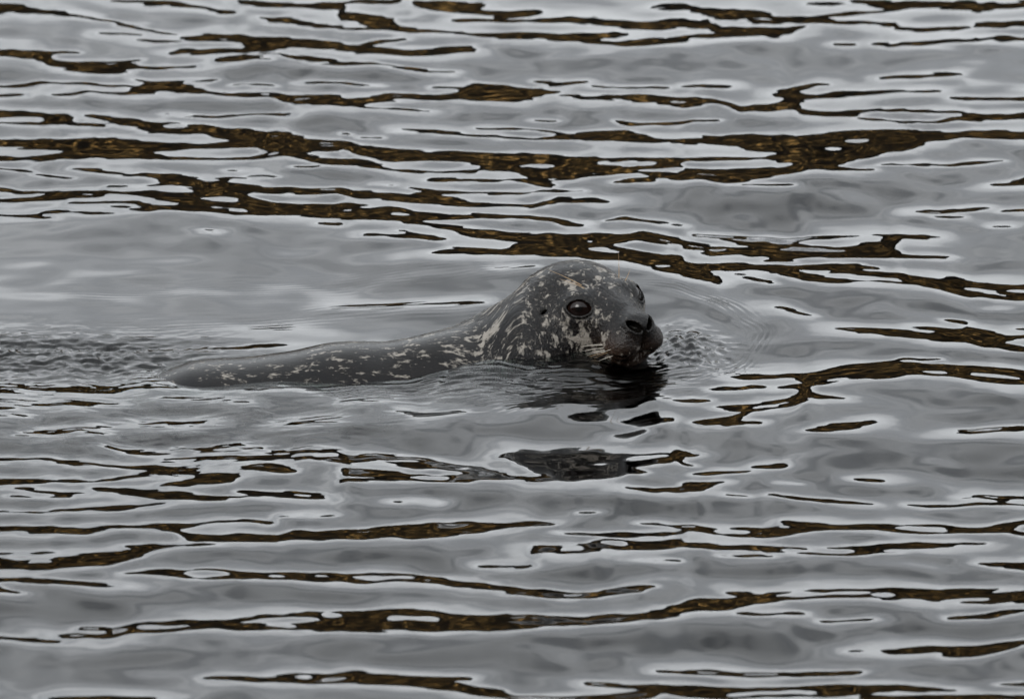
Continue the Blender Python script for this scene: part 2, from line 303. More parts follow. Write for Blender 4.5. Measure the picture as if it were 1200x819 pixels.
dist_c = YY - CY
e_loc = np.arctan2(CZ, dist_c)
alpha = np.arctan2(SHORE_H, SHORE_Y - YY)
THR = np.tan((alpha - e_loc) / 2)
fx = np.fft.fftfreq(nX, 0.004)[:, None] * 2 * np.pi
fy = np.fft.rfftfreq(nY, 0.004)[None, :] * 2 * np.pi
n1 = band_limited((nX, nY), 0.004, 0.34, 0.20, 3)
n2 = band_limited((nX, nY), 0.004, 0.60, 0.34, 4)
n3 = band_limited((nX, nY), 0.004, 0.16, 0.09, 5)
n4 = band_limited((nX, nY), 0.004, 0.10, 0.035, 6)
n5 = band_limited((nX, nY), 0.004, 0.05, 0.020, 7)
win = smooth01((1.22 - np.abs(XX)) / 0.22) * smooth01((YY + 2.72) / 0.35) * smooth01((3.2 - YY) / 0.6)
H = np.zeros_like(XX)
CORR = np.zeros_like(XX)
FACES = [(310, 315, 60, 10), (520, 335, 70, 8), (150, 328, 45, 6), (440, 372, 150, 10), (690, 72, 50, 8), (780, 70, 70, 9), (890, 57, 50, 7), (1080, 67, 40, 7), (1150, 60, 35, 6),
         (100, 18, 55, 8), (230, 22, 40, 6), (170, 760, 36, 9), (412, 755, 26, 6), (535, 780, 42, 6), (340, 755, 25, 5), (780, 735, 32, 5), (737, 480, 26, 8), (600, 503, 42, 8),
         (523, 499, 42, 6), (430, 503, 36, 7), (283, 495, 26, 7), (90, 492, 22, 4), (165, 483, 32, 5), (213, 508, 27, 5), (443, 648, 30, 6), (657, 580, 20, 4), (903, 673, 30, 5),
         (247, 650, 26, 5), (30, 690, 30, 5), (40, 640, 20, 8), (1000, 265, 30, 4), (1160, 420, 50, 8), (1000, 340, 22, 5), (1140, 520, 40, 7), (960, 470, 40, 8), (620, 640, 40, 6)]
skin = np.exp(-((fx ** 2) * 0.008 ** 2 + (fy ** 2) * 0.0035 ** 2) / 2)     # nothing finer than a water skin allows
lp2 = np.exp(-((fx * 0.10) ** 2 + (fy * 0.09) ** 2) / 2)
berth = np.exp(-((XX + 0.12) / 0.50) ** 4 - ((YY + 0.06) / 0.20) ** 4)
for it in range(10):
    Dpx, PX, PY = distance_px(H)
    Dpx = Dpx + 0.55 * n4 + 0.30 * n5
    ins = -0.014 - 0.052 * (1 - np.exp(np.minimum(Dpx, 0) / 4.0))
    calm = np.exp(-((PX - 420) / 420) ** 2 - ((PY - 370) / 70) ** 2)
    grow = np.where(Dpx > 0, 0.08 + 0.92 * (1 - np.exp(-(np.maximum(Dpx, 0) / (14.0 * np.exp(np.clip(0.55 * n1 + 0.35 * n2, -0.9, 1.0)))) ** 1.5)), 0)
    # the crest backs and fronts balance, so that the sheet as a whole lies level
    lp = np.exp(-((fx * 0.30) ** 2 + (fy * 0.26) ** 2) / 2)
    low = lambda q: np.fft.irfft2(np.fft.rfft2(q) * lp, s=(nX, nY))
    lean = np.clip(-low((THR + np.where(Dpx < 0, ins, 0)) * win) / np.maximum(low(grow * win), 0.05), 0.03, 0.22)
    tex = (0.026 * n1 + 0.026 * n2 + 0.024 * n3 - 0.012 * calm * n1) / 0.12
    outs = lean * (grow + np.clip(grow - 0.25, 0, 1) * tex)
    for cx_, cy_, ax_, ay_ in FACES:
        outs = outs + 0.045 * np.exp(-((PX - cx_) / ax_) ** 2 - ((PY - cy_) / ay_) ** 2) * (grow > 0.3)
    T0 = THR + np.where(Dpx < 0, ins + 0.010 * n3 + 0.006 * n4, outs)
    rand = 0.055 * n1 + 0.045 * n2 + 0.015 * n3
    T = (T0 + CORR) * win + rand * (1 - win)
    Tf = np.fft.rfft2(T)
    H = np.fft.irfft2(-1j * fy * Tf / (fy ** 2 + 0.008 * fx ** 2 + 4.0 ** 2) * skin, s=(nX, nY))
    # the animal floats level: no swell along its flank
    H = H - np.fft.irfft2(np.fft.rfft2(H) * lp2, s=(nX, nY)) * berth
    S = np.fft.irfft2(1j * fy * np.fft.rfft2(H), s=(nX, nY))
    frame = (PX > 0) & (PX < 1200) & (PY > 0) & (PY < 819)
    Tm = T[frame].mean()
    want = Dpx < 0
    got = S < THR
    print('pass', it, 'dark wanted %.3f got %.3f overlap %.3f' % (want[frame].mean(), got[frame].mean(), (want & got)[frame].sum() / (want | got)[frame].sum()))
    CORR += 0.6 * np.clip(T0 - S, -0.06, 0.06) * np.exp(-np.maximum(np.abs(Dpx) - 3, 0) / 9)
print('slope mean', Tm, 'height rms', H.std(), 'range', H.min(), H.max())
H *= win

# small fine ripples about the animal, on a finer field of their own
RX = np.arange(-1.00, 0.7001, 0.002)
RY = np.arange(-0.75, 0.9001, 0.002)
rx, ry = np.meshgrid(RX, RY, indexing='ij')
HEAD_C = (0.100, 0.075)
def gauss(cx, cy, sx, sy):
    return np.exp(-((rx - cx) / sx) ** 2 - ((ry - cy) / sy) ** 2)
RIP = np.zeros_like(rx)
rho = np.hypot(rx - HEAD_C[0], (ry - HEAD_C[1]))
ang = np.arctan2(ry - HEAD_C[1], rx - HEAD_C[0])
front = np.exp(-((ang - 0.15) / 1.15) ** 4)
wob = 1 + 0.35 * band_limited(rx.shape, 0.002, 0.12, 0.12, 21)
ring = rho + 0.004 * band_limited(rx.shape, 0.002, 0.2, 0.2, 22)
RIP += 0.00040 * wob * np.cos(2 * np.pi * (ring - 0.262) / 0.0105) * np.exp(-((ring - 0.275) / 0.020) ** 2) * front
RIP += 0.0012 * np.exp(-((ring - 0.252) / 0.016) ** 2) * front
# churned water just in front of the muzzle
tb = band_limited(rx.shape, 0.002, 0.030, 0.038, 23)
tb2 = band_limited(rx.shape, 0.002, 0.014, 0.018, 24)
tm = gauss(0.262, -0.005, 0.050, 0.085)
RIP += tm * (0.0017 * tb + 0.00050 * tb2)
RIP += 0.0022 * np.exp(-((rho - 0.185) / 0.02) ** 2) * np.exp(-((ang + 0.45) / 0.6) ** 2)
# bow wave running back from the chin along the near side
def line_wave(x0, y0, x1, y1, lam, amp, wid, seed, n0=0.0):
    d = np.array([x1 - x0, y1 - y0]); L = np.hypot(*d); d /= L
    s = (rx - x0) * d[0] + (ry - y0) * d[1]
    q = -(rx - x0) * d[1] + (ry - y0) * d[0] + 0.006 * band_limited(rx.shape, 0.002, 0.35, 0.2, seed)
    m = smooth01(s / 0.05 + 0.5) * smooth01((L - s) / 0.12)
    m = m * (0.6 + 0.6 * np.abs(band_limited(rx.shape, 0.002, 0.16, 0.10, seed + 100)))
    return amp * m * np.cos(2 * np.pi * q / lam + n0) * np.exp(-((q) / wid) ** 2)
RIP += line_wave(0.27, -0.10, -0.34, -0.225, 0.019, 0.00075, 0.055, 31)
RIP += line_wave(0.26, -0.14, -0.10, -0.29, 0.012, 0.00045, 0.060, 32)
nearY = np.interp(rx, [-0.6, -0.5, -0.2, 0.0, 0.15, 0.22, 0.27], [-0.10, -0.165, -0.165, -0.125, -0.09, -0.05, 0.0])
near = np.maximum(nearY - ry, 0)
RIP += 0.008 * np.exp(-near / 0.07) * np.exp(-((rx - 0.05) / 0.17) ** 4) * (1 - smooth01((ry - nearY - 0.10) / 0.12))
nz_ = np.exp(-((near - 0.03) / 0.075) ** 2) * np.exp(-((rx - 0.06) / 0.25) ** 4) * (ry < nearY + 0.05)
RIP += nz_ * (0.0008 * band_limited(rx.shape, 0.002, 0.075, 0.032, 41) + 0.00016 * band_limited(rx.shape, 0.002, 0.022, 0.015, 42))
RIP += line_wave(-0.02, -0.33, -0.48, -0.42, 0.016, 0.00007, 0.060, 33)
RIP += line_wave(-0.15, 0.36, -0.75, 0.30, 0.014, 0.00005, 0.07, 34)
RIP += line_wave(-0.05, 0.20, -0.70, 0.13, 0.018, 0.00009, 0.05, 35)
RIP += line_wave(0.02, 0.40, -0.30, 0.34, 0.012, 0.00006, 0.05, 37)
# churned wake behind the back
wk = np.exp(-((rx + 0.78) / 0.30) ** 4) * np.exp(-((ry + 0.02) / 0.10) ** 2)
tw = band_limited(rx.shape, 0.002, 0.050, 0.034, 25)
tw2 = band_limited(rx.shape, 0.002, 0.020, 0.016, 26)
RIP += wk * (0.0013 * tw + 0.00075 * tw2)
RIP += -0.006 * np.exp(-((rx + 0.66) / 0.22) ** 2) * np.exp(-((ry - 0.035) / 0.022) ** 2)
RIP += 0.004 * np.exp(-((rx + 0.60) / 0.25) ** 2) * np.exp(-((ry + 0.02) / 0.04) ** 2)
# broken, torn edges where the wake crosses the dark bands on the left
ww = np.exp(-((rx + 0.50) / 0.35) ** 4) * np.exp(-((ry + 0.42) / 0.26) ** 2)
RIP += ww * 0.00013 * band_limited(rx.shape, 0.002, 0.055, 0.026, 27)
edge = smooth01((rx + 1.0) / 0.1) * smooth01((0.7 - rx) / 0.1) * smooth01((ry + 0.75) / 0.1) * smooth01((0.9 - ry) / 0.1)
RIP *= edge

def graded(stops):
    """[(from, to, step), ...] -> 1-D coordinates"""
    out = []
    for a, b, s in stops:
        out.append(np.linspace(a, b, max(2, int(round((b - a) / s)) + 1))[:-1])
    out.append([stops[-1][1]])
    return np.concatenate(out)

def growing(a, b, s0, ratio=1.12):
    v = [a]; s = s0
    sg = 1 if b > a else -1
    while abs(v[-1] - a) < abs(b - a):
        s *= ratio
        v.append(v[-1] + sg * s)
    v[-1] = b
    return np.array(v)

xs = np.concatenate([growing(-1.2, -400, 0.006)[::-1][:-1], graded([(-1.2, -0.82, .005), (-0.82, 0.16, .0042), (0.16, 0.44, .0026), (0.44, 1.2, .005)]), growing(1.2, 400, 0.006)[1:]])
ys = np.concatenate([growing(-2.7, -80, 0.008)[::-1][:-1], graded([(-2.7, -0.5, .0055), (-0.5, 0.45, .0034), (0.45, 3.1, .0056)]), growing(3.1, 60, 0.008)[1:]])
WX, WY = np.meshgrid(xs, ys, indexing='ij')
sxp = np.gradient(xs)[:, None]; syp = np.gradient(ys)[None, :]
h_far = np.zeros_like(WX)
r2 = np.random.default_rng(5)
for k in range(26):
    lam = 0.16 * 1.13 ** k
    a = 0.0085 * lam ** 0.9
    th = math.pi / 2 + r2.normal(0, 0.33)
    kx, ky = 2 * math.pi / lam * math.cos(th), 2 * math.pi / lam * math.sin(th)
    att = smooth01(2.0 - 3.0 * np.maximum(sxp * abs(math.cos(th)), syp) / lam * 1.5)
    h_far += 0.5 * a * att * np.sin(kx * WX + ky * WY + r2.uniform(0, 6.28))
iw = smooth01((1.22 - np.abs(WX)) / 0.22) * smooth01((WY + 2.72) / 0.35) * smooth01((3.2 - WY) / 0.6)
inx = np.where(np.abs(xs) <= 1.2)[0]; iny = np.where((ys >= -2.7) & (ys <= 3.1))[0]
Z = h_far * (1 - iw)
Z[inx[0]:inx[-1] + 1, iny[0]:iny[-1] + 1] += lerp_grid(H, GX, GY, xs[inx], ys[iny])
jnx = np.where((xs > -0.99) & (xs < 0.69))[0]; jny = np.where((ys > -0.74) & (ys < 0.89))[0]
Z[jnx[0]:jnx[-1] + 1, jny[0]:jny[-1] + 1] += lerp_grid(RIP, RX, RY, xs[jnx], ys[jny])
print('water grid', len(xs), len(ys))

m_water, nt, out = nodes('sea_water')
p = N(nt, 'ShaderNodeBsdfPrincipled', Roughness=0.0, IOR=1.333)
p.inputs['Base Color'].default_value = (0.93, 0.98, 0.97, 1)
p.inputs['Transmission Weight'].default_value = 1.0
va = N(nt, 'ShaderNodeVolumeAbsorption', Density=40.0)
va.inputs['Color'].default_value = (0.10, 0.32, 0.30, 1)
nt.links.new(p.outputs[0], out.inputs['Surface'])
nt.links.new(va.outputs[0], out.inputs['Volume'])
water = link('water', mesh_from('water', np.stack([WX.ravel(), WY.ravel(), Z.ravel()], 1), grid_faces(len(xs), len(ys))), m_water, kind='structure',
             label='calm grey sea water with dark rippled shore reflections', cat='water')

m_bed, nt, out = nodes('sea_bed')
p = N(nt, 'ShaderNodeBsdfPrincipled', Roughness=0.9)
nz = N(nt, 'ShaderNodeTexNoise', Scale=1.4, Detail=5.0)
rp = N(nt, 'ShaderNodeValToRGB')
rp.color_ramp.elements[0].color = (0.03, 0.045, 0.04, 1)
rp.color_ramp.elements[1].color = (0.08, 0.11, 0.10, 1)
nt.links.new(nz.outputs['Fac'], rp.inputs['Fac'])
nt.links.new(rp.outputs['Color'], p.inputs['Base Color'])
nt.links.new(p.outputs[0], out.inputs['Surface'])
bx_ = np.linspace(-420, 420, 60); by_ = np.linspace(-100, 62, 40)
BX, BY = np.meshgrid(bx_, by_, indexing='ij')
BZ = -1.6 + 0.12 * np.sin(BX * 0.7) * np.cos(BY * 0.9)
link('sea_bed', mesh_from('sea_bed', np.stack([BX.ravel(), BY.ravel(), BZ.ravel()], 1), grid_faces(60, 40)), m_bed, kind='structure')

# ------------------------------------------------------------------ the far shore that the wavelets mirror: a dark bank with rockweed at its foot
sx_ = np.concatenate([np.arange(-400, -40, 6.0), np.arange(-40, 40, 0.22), np.arange(40, 400.1, 6.0)])
t_ = np.concatenate([np.linspace(0, 1, 60), [1.15, 1.5, 2.4, 5.0, 12.0]])
r3 = np.random.default_rng(8)
def noise1(x, seed, lams, falloff=0.75):
    r = np.random.default_rng(seed); o = np.zeros_like(x); a = 1.0
    for l in lams:
        o += a * np.sin(2 * np.pi * x / l + r.uniform(0, 6.28)); a *= falloff
    return o
top = 1.13 * SHORE_H * (1 + 0.035 * noise1(sx_, 1, [17, 9.3, 5.1, 2.9, 1.7, 0.9]))
SX, ST = np.meshgrid(sx_, t_, indexing='ij')
tc = np.minimum(ST, 1.0)
SZ = -2.0 + (top[:, None] + 2.0) * tc ** 0.85 + 0.02 * np.maximum(ST - 1, 0) * 3
SYY = SHORE_Y - 3.2 + 3.4 * tc + np.maximum(ST - 1, 0) * 12
bump = sum(0.5 ** k * np.sin(SX * 1.3 * 2 ** k + ST * 9 * 1.7 ** k + 2.1 * k + 1.4 * np.sin(SX * 0.6 * 2 ** k + ST * 5 + k)) for k in range(4))
SYY += 0.30 * bump
SZ += 0.10 * bump * (tc > 0.15)
m_shore, nt, out = nodes('shore_rock')
p = N(nt, 'ShaderNodeBsdfPrincipled', Roughness=0.85)
p.inputs['Specular IOR Level'].default_value = 0.08
tcn = N(nt, 'ShaderNodeNewGeometry')
mp = N(nt, 'ShaderNodeMapping'); mp.inputs['Scale'].default_value = (0.9, 1.0, 1.6)
nz = N(nt, 'ShaderNodeTexNoise', Scale=2.5, Detail=6.0, Roughness=0.65)
rp = N(nt, 'ShaderNodeValToRGB')
els = rp.color_ramp.elements
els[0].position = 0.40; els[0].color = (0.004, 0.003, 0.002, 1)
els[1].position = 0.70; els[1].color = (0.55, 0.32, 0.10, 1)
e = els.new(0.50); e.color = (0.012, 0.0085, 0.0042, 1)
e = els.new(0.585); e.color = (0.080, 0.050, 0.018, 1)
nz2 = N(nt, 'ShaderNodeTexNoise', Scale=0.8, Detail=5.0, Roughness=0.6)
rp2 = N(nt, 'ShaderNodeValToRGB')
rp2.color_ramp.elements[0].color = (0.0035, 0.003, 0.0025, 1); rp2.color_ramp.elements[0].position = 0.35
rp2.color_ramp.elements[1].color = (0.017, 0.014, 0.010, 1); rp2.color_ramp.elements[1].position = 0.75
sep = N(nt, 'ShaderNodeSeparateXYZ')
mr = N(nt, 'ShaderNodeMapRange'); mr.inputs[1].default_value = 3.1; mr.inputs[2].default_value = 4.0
mx = N(nt, 'ShaderNodeMixRGB')
nt.links.new(tcn.outputs['Position'], mp.inputs['Vector'])
nt.links.new(mp.outputs['Vector'], nz.inputs['Vector'])
nt.links.new(mp.outputs['Vector'], nz2.inputs['Vector'])
nt.links.new(tcn.outputs['Position'], sep.inputs[0])
nt.links.new(sep.outputs['Z'], mr.inputs[0])
nt.links.new(nz.outputs['Fac'], rp.inputs['Fac'])
nt.links.new(nz2.outputs['Fac'], rp2.inputs['Fac'])
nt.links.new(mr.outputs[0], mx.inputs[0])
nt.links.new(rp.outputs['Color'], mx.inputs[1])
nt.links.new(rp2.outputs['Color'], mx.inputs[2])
nt.links.new(mx.outputs[0], p.inputs['Base Color'])
nt.links.new(p.outputs[0], out.inputs['Surface'])
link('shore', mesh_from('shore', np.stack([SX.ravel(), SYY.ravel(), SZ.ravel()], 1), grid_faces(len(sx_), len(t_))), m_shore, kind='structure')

# unseen bank added behind the lens to darken the seal's near side
nx_ = np.concatenate([np.arange(-400, -30, 8.0), np.arange(-30, 30, 0.5), np.arange(30, 400.1, 8.0)])
nt_ = np.concatenate([np.linspace(0, 1, 30), np.linspace(1.3, 6, 8)])
NX, NT = np.meshgrid(nx_, nt_, indexing='ij')
bump = sum(0.5 ** k * np.sin(NX * 0.9 * 2 ** k + NT * 7 * 1.7 ** k + 1.1 * k) for k in range(4))
NYY = -10.6 - 9.0 * NT + 0.35 * bump
NZ = -2.0 + 13.5 * np.minimum(NT, 1) ** 0.8 + 2.2 * np.maximum(NT - 1, 0) + 0.18 * bump
NZ = np.where((np.abs(NX) < 3) & (NYY > -14), np.minimum(NZ, 1.6), NZ)
link('shade_bank', mesh_from('shade_bank', np.stack([NX.ravel(), NYY.ravel(), NZ.ravel()], 1), grid_faces(len(nx_), len(nt_))[:, ::-1]), m_shore, kind='structure')

# ------------------------------------------------------------------ the seal
M0 = np.array([0.143, 0.006, 0.0])          # on the water below the point between the eyes
YAW = R(34.0)                               # the face is turned this far from the lens towards the right
ROLL = R(3.0)
fwd = np.array([math.sin(YAW), -math.cos(YAW), 0.0])
rgt = np.array([-math.cos(YAW), -math.sin(YAW), 0.0])
up = np.array([0.0, 0.0, 1.0])
rgt2 = rgt * math.cos(ROLL) - up * math.sin(ROLL)
up2 = up * math.cos(ROLL) + rgt * math.sin(ROLL)
PIV = M0 + np.array([0, 0, 0.06])
def to_local(P):
    q = P - PIV
    return np.stack([q @ fwd, q @ rgt2, q @ up2 + 0.06], -1)
def to_world(u, v, w):
    return PIV + fwd * u + rgt2 * v + up2 * (w - 0.06)

def ell(P, c, r):
    q = (P - np.array(c, np.float32))
    k0 = np.sqrt(((q / np.array(r, np.float32)) ** 2).sum(-1)) + 1e-9
    k1 = np.sqrt(((q / (np.array(r, np.float32) ** 2)) ** 2).sum(-1)) + 1e-9
    return k0 * (k0 - 1) / k1
def smin(a, b, k):
    h = np.maximum(k - np.abs(a - b), 0) / k
    return np.minimum(a, b) - h * h * k * 0.25
def smax(a, b, k):
    return -smin(-a, -b, k)
def cone(P, a, b, ra, rb):
    a = np.array(a, np.float32); b = np.array(b, np.float32)
    d = b - a
    t = np.clip(((P - a) @ d) / (d @ d), 0, 1)
    return np.sqrt(((P - a - t[..., None] * d) ** 2).sum(-1)) - (ra + (rb - ra) * t)

EYE_R = 0.0215
EAR = np.array([-0.034, 0.088, 0.060])
EYES = []
for s in (1, -1):
    n = np.array([0.74, 0.60 * s, 0.30]); n /= np.linalg.norm(n)
    pos = np.array([0.006, 0.0530 * s, 0.0755])
    ctr = pos - n * 0.0155
    a = np.array([0.64, -0.77 * s, -0.08]); a -= n * (a @ n); a /= np.linalg.norm(a)
    b = np.cross(n, a) * (1 if np.cross(n, a)[2] > 0 else -1)
    EYES.append((s, n, ctr, a, b))

SPINE = [((0.066, 0.058, 0.030), 0.074), ((0.002, 0.008, -0.034), 0.096), ((-0.110, -0.058, -0.080), 0.114), ((-0.25, -0.080, -0.108), 0.134),
         ((-0.45, -0.105, -0.145), 0.150), ((-0.80, -0.15, -0.24), 0.140), ((-1.08, -0.18, -0.30), 0.075), ((-1.22, -0.20, -0.31), 0.04)]

def sdf(P):
    P = P.astype(np.float32)
    d = None
    for (a, ra), (b, rb) in zip(SPINE[:-1], SPINE[1:]):
        c = cone(P, a, b, ra, rb)
        d = c if d is None else smin(d, c, 0.02)
    # flippers, all under water
    for sy in (-1, 1):
        d = smin(d, cone(P, (-0.34, -0.09 + sy * 0.14, -0.24), (-0.50, -0.10 + sy * 0.22, -0.34), 0.035, 0.018), 0.05)
        d = smin(d, cone(P, (-1.20, -0.20, -0.31), (-1.36, -0.20 + sy * 0.07, -0.31), 0.028, 0.016), 0.04)
    L = to_local(P).astype(np.float32)
    A = L.copy(); A[..., 1] = np.abs(A[..., 1])
    h = ell(L, (-0.072, 0, 0.046), (0.086, 0.078, 0.0740))              # cranium
    h = smin(h, ell(L, (-0.060, 0, -0.010), (0.094, 0.080, 0.062)), 0.05)  # throat and jowls
    h = smin(h, ell(L, (-0.008, 0, 0.047), (0.068, 0.051, 0.047)), 0.03)   # brow and cheeks
    h = smin(h, ell(A, (-0.034, 0.044, 0.036), (0.040, 0.032, 0.040)), 0.03)
    h = smin(h, ell(L, (0.046, 0, 0.042), (0.050, 0.031, 0.032)), 0.030)   # bridge and muzzle
    h = smin(h, ell(A, (0.070, 0.022, 0.028), (0.030, 0.0262, 0.024)), 0.016)  # whisker pads
    h = smin(h, ell(L, (0.083, 0, 0.058), (0.0180, 0.0230, 0.0160)), 0.020)    # nose
    h = smin(h, ell(L, (0.026, 0, -0.006), (0.052, 0.036, 0.022)), 0.022)      # chin
    d = smin(d, h, 0.028)
    # mouth line and the groove below the nose
    my = 0.013 + 0.10 * (A[..., 1] - 0.02) ** 2 * 10 - 0.010 * np.clip((0.07 - L[..., 0]) / 0.05, 0, 1)
    mo = np.maximum(np.abs(L[..., 2] - my) - 0.0012, np.abs(L[..., 0] - 0.075) - 0.03)
    d = d + 0.0014 * np.exp(-(np.maximum(mo, 0) / 0.0025) ** 2) * (L[..., 0] > 0.0)
    d = d + 0.0035 * np.exp(-(A[..., 1] / 0.0028) ** 2) * smooth01((L[..., 0] - 0.070) / 0.01) * smooth01((0.058 - L[..., 2]) / 0.01) * smooth01((L[..., 2] - 0.012) / 0.01)
    # rows of whisker follicles
    fol = np.sin(A[..., 0] * 700 + 0.6 * np.sin(A[..., 2] * 500)) * np.sin(A[..., 2] * 760)
    d = d - 0.0013 * fol * np.exp(-((A[..., 0] - 0.066) / 0.022) ** 2 - ((A[..., 2] - 0.031) / 0.016) ** 2) * (A[..., 1] > 0.008)
    # nostrils: slits that spread upwards from the septum
    q = A - np.array([0.0940, 0.0130, 0.0590], np.float32)
    ca, sa = math.cos(R(34)), math.sin(R(34))
    al = q[..., 1] * ca + q[..., 2] * sa
    ac = -q[..., 1] * sa + q[..., 2] * ca
    nos = np.sqrt((al / 0.0125) ** 2 + ((ac - 0.10 * al) / 0.0064) ** 2 + (q[..., 0] / 0.022) ** 2) - 1
    d = smax(d, -nos * 0.0050, 0.003)
    rim = np.sqrt((al / 0.0155) ** 2 + (ac / 0.0095) ** 2 + (q[..., 0] / 0.016) ** 2) - 1
    d = d - 0.0007 * np.exp(-(rim / 0.22) ** 2)
    # ear openings: a small slit with a raised hind rim
    e = A - EAR.astype(np.float32)
    es = np.sqrt((e[..., 0] / 0.0032) ** 2 + (e[..., 1] / 0.010) ** 2 + (e[..., 2] / 0.0115) ** 2) - 1
    d = smax(d, -es * 0.0032, 0.003)
    e2 = A - (EAR + np.array([-0.012, 0.0, -0.001])).astype(np.float32)
    d = d - 0.0030 * np.exp(-(e2[..., 0] / 0.007) ** 2 - (e2[..., 2] / 0.014) ** 2 - (e2[..., 1] / 0.03) ** 2)
    # eyelids
    for s, n, ctr, a, b in EYES:
        q = L - ctr.astype(np.float32)
        qa, qb, qn = q @ a.astype(np.float32), q @ b.astype(np.float32), q @ n.astype(np.float32)
        rr = np.sqrt((q ** 2).sum(-1))
        lid = rr - (EYE_R + 0.0022)
        d = smin(d, lid, 0.022)
        # furrow round the lids
        am = (np.abs(qb - 0.0008) / 0.0118) ** 1.5 + np.abs(qa / 0.0190) ** 2.2
        d = d + 0.0010 * np.exp(-((am - 1.75) / 0.28) ** 2) * (qn > 0) * np.exp(-(np.maximum(rr - 0.030, 0) / 0.004) ** 2)
        op = np.maximum((am - 1) * 0.0070, -(qn - 0.002))
        d = smax(d, -op, 0.0018)
    return d

def surface_net(gx, gy, gz):
    nx, ny, nz_ = len(gx), len(gy), len(gz)
    V = np.empty((nx, ny, nz_), np.float32)
    yy, zz = np.meshgrid(gy, gz, indexing='ij')
    step = 24
    for i in range(0, nx, step):
        xx = gx[i:i + step]
        P = np.empty((len(xx), ny, nz_, 3), np.float32)
        P[..., 0] = xx[:, None, None]; P[..., 1] = yy; P[..., 2] = zz
        V[i:i + step] = sdf(P)
    S = V < 0
    c = np.zeros((nx - 1, ny - 1, nz_ - 1), np.int8)
    for i in (0, 1):
        for j in (0, 1):
            for k in (0, 1):
                c += S[i:nx - 1 + i, j:ny - 1 + j, k:nz_ - 1 + k]
    act = (c > 0) & (c < 8)
    idx = -np.ones(act.shape, np.int64)
    ii = np.argwhere(act)
    idx[act] = np.arange(len(ii))
    acc = np.zeros((len(ii), 3)); cnt = np.zeros(len(ii))
    G = (gx, gy, gz)
    corners = [(i, j, k) for i in (0, 1) for j in (0, 1) for k in (0, 1)]
    for p0 in corners:
        for ax in range(3):
            if p0[ax]: continue
            p1 = list(p0); p1[ax] = 1
            a = ii + np.array(p0); b = ii + np.array(p1)
            va_, vb_ = V[tuple(a.T)], V[tuple(b.T)]
            m = (va_ < 0) != (vb_ < 0)
            t = np.where(m, va_ / np.where(m, va_ - vb_, 1), 0)
            pa = np.stack([G[k][a[:, k]] for k in range(3)], 1)
            pb = np.stack([G[k][b[:, k]] for k in range(3)], 1)
            acc += np.where(m[:, None], pa + (pb - pa) * t[:, None], 0)
            cnt += m
    verts = acc / cnt[:, None]
    faces = []
    for ax in range(3):
        o1, o2 = [(1, 2), (2, 0), (0, 1)][ax]
        sl0 = [slice(None)] * 3; sl1 = [slice(None)] * 3
        sl0[ax] = slice(0, -1); sl1[ax] = slice(1, None)
        ch = S[tuple(sl0)] != S[tuple(sl1)]
        e = np.argwhere(ch)
        ok = (e[:, o1] > 0) & (e[:, o2] > 0) & (e[:, o1] < S.shape[o1] - 1) & (e[:, o2] < S.shape[o2] - 1)
        e = e[ok]
        flip = S[tuple(e.T)]
        def cell(d1, d2):
            q = e.copy(); q[:, o1] -= d1; q[:, o2] -= d2
            return idx[tuple(q.T)]
        f = np.stack([cell(1, 1), cell(0, 1), cell(0, 0), cell(1, 0)], 1)
        f = np.where(flip[:, None], f, f[:, ::-1])
        faces.append(f)
    return verts, np.concatenate(faces)

def subdivide(v, f):
    nv = len(v)
    E = np.stack([f, np.roll(f, -1, 1)], -1).reshape(-1, 2)
    E.sort(1)
    key = E[:, 0] * nv + E[:, 1]
    uq, inv = np.unique(key, return_inverse=True)
    ev = (v[uq // nv] + v[uq % nv]) / 2
    inv = inv.reshape(-1, 4) + nv
    fc = v[f].mean(1)
    fi = np.arange(len(f)) + nv + len(uq)
    nf = [np.stack([f[:, k], inv[:, k], fi, inv[:, k - 1]], 1) for k in range(4)]
    return np.concatenate([v, ev, fc]), np.concatenate(nf)

def snap(v, n=2, eps=0.0006):
    for _ in range(n):
        d0 = sdf(v)
        g = np.stack([sdf(v + np.eye(3)[k] * eps) - sdf(v - np.eye(3)[k] * eps) for k in range(3)], 1) / (2 * eps)
        gl = np.maximum((g ** 2).sum(1), 0.3)
        st = np.clip(d0 / gl, -0.004, 0.004)
        v = v - g * st[:, None]
    return v

gx = graded([(-1.42, -0.75, .02), (-0.75, -0.10, .0095), (-0.10, 0.03, .0042), (0.03, 0.27, .0030)])
gy = graded([(-0.45, -0.22, .012), (-0.22, -0.13, .006), (-0.13, 0.16, .0031), (0.16, 0.22, .008)])
gz = graded([(-0.44, -0.06, .014), (-0.06, -0.012, .006), (-0.012, 0.15, .0031)])
sv, sf = surface_net(gx, gy, gz)
sv = snap(sv, 1)
sv, sf = subdivide(sv, sf)
sv = snap(sv, 2)
print('seal', len(sv), len(sf))
me = mesh_from('body', sv, sf)
Lc = to_local(sv)
au = np.abs(Lc[:, 1])
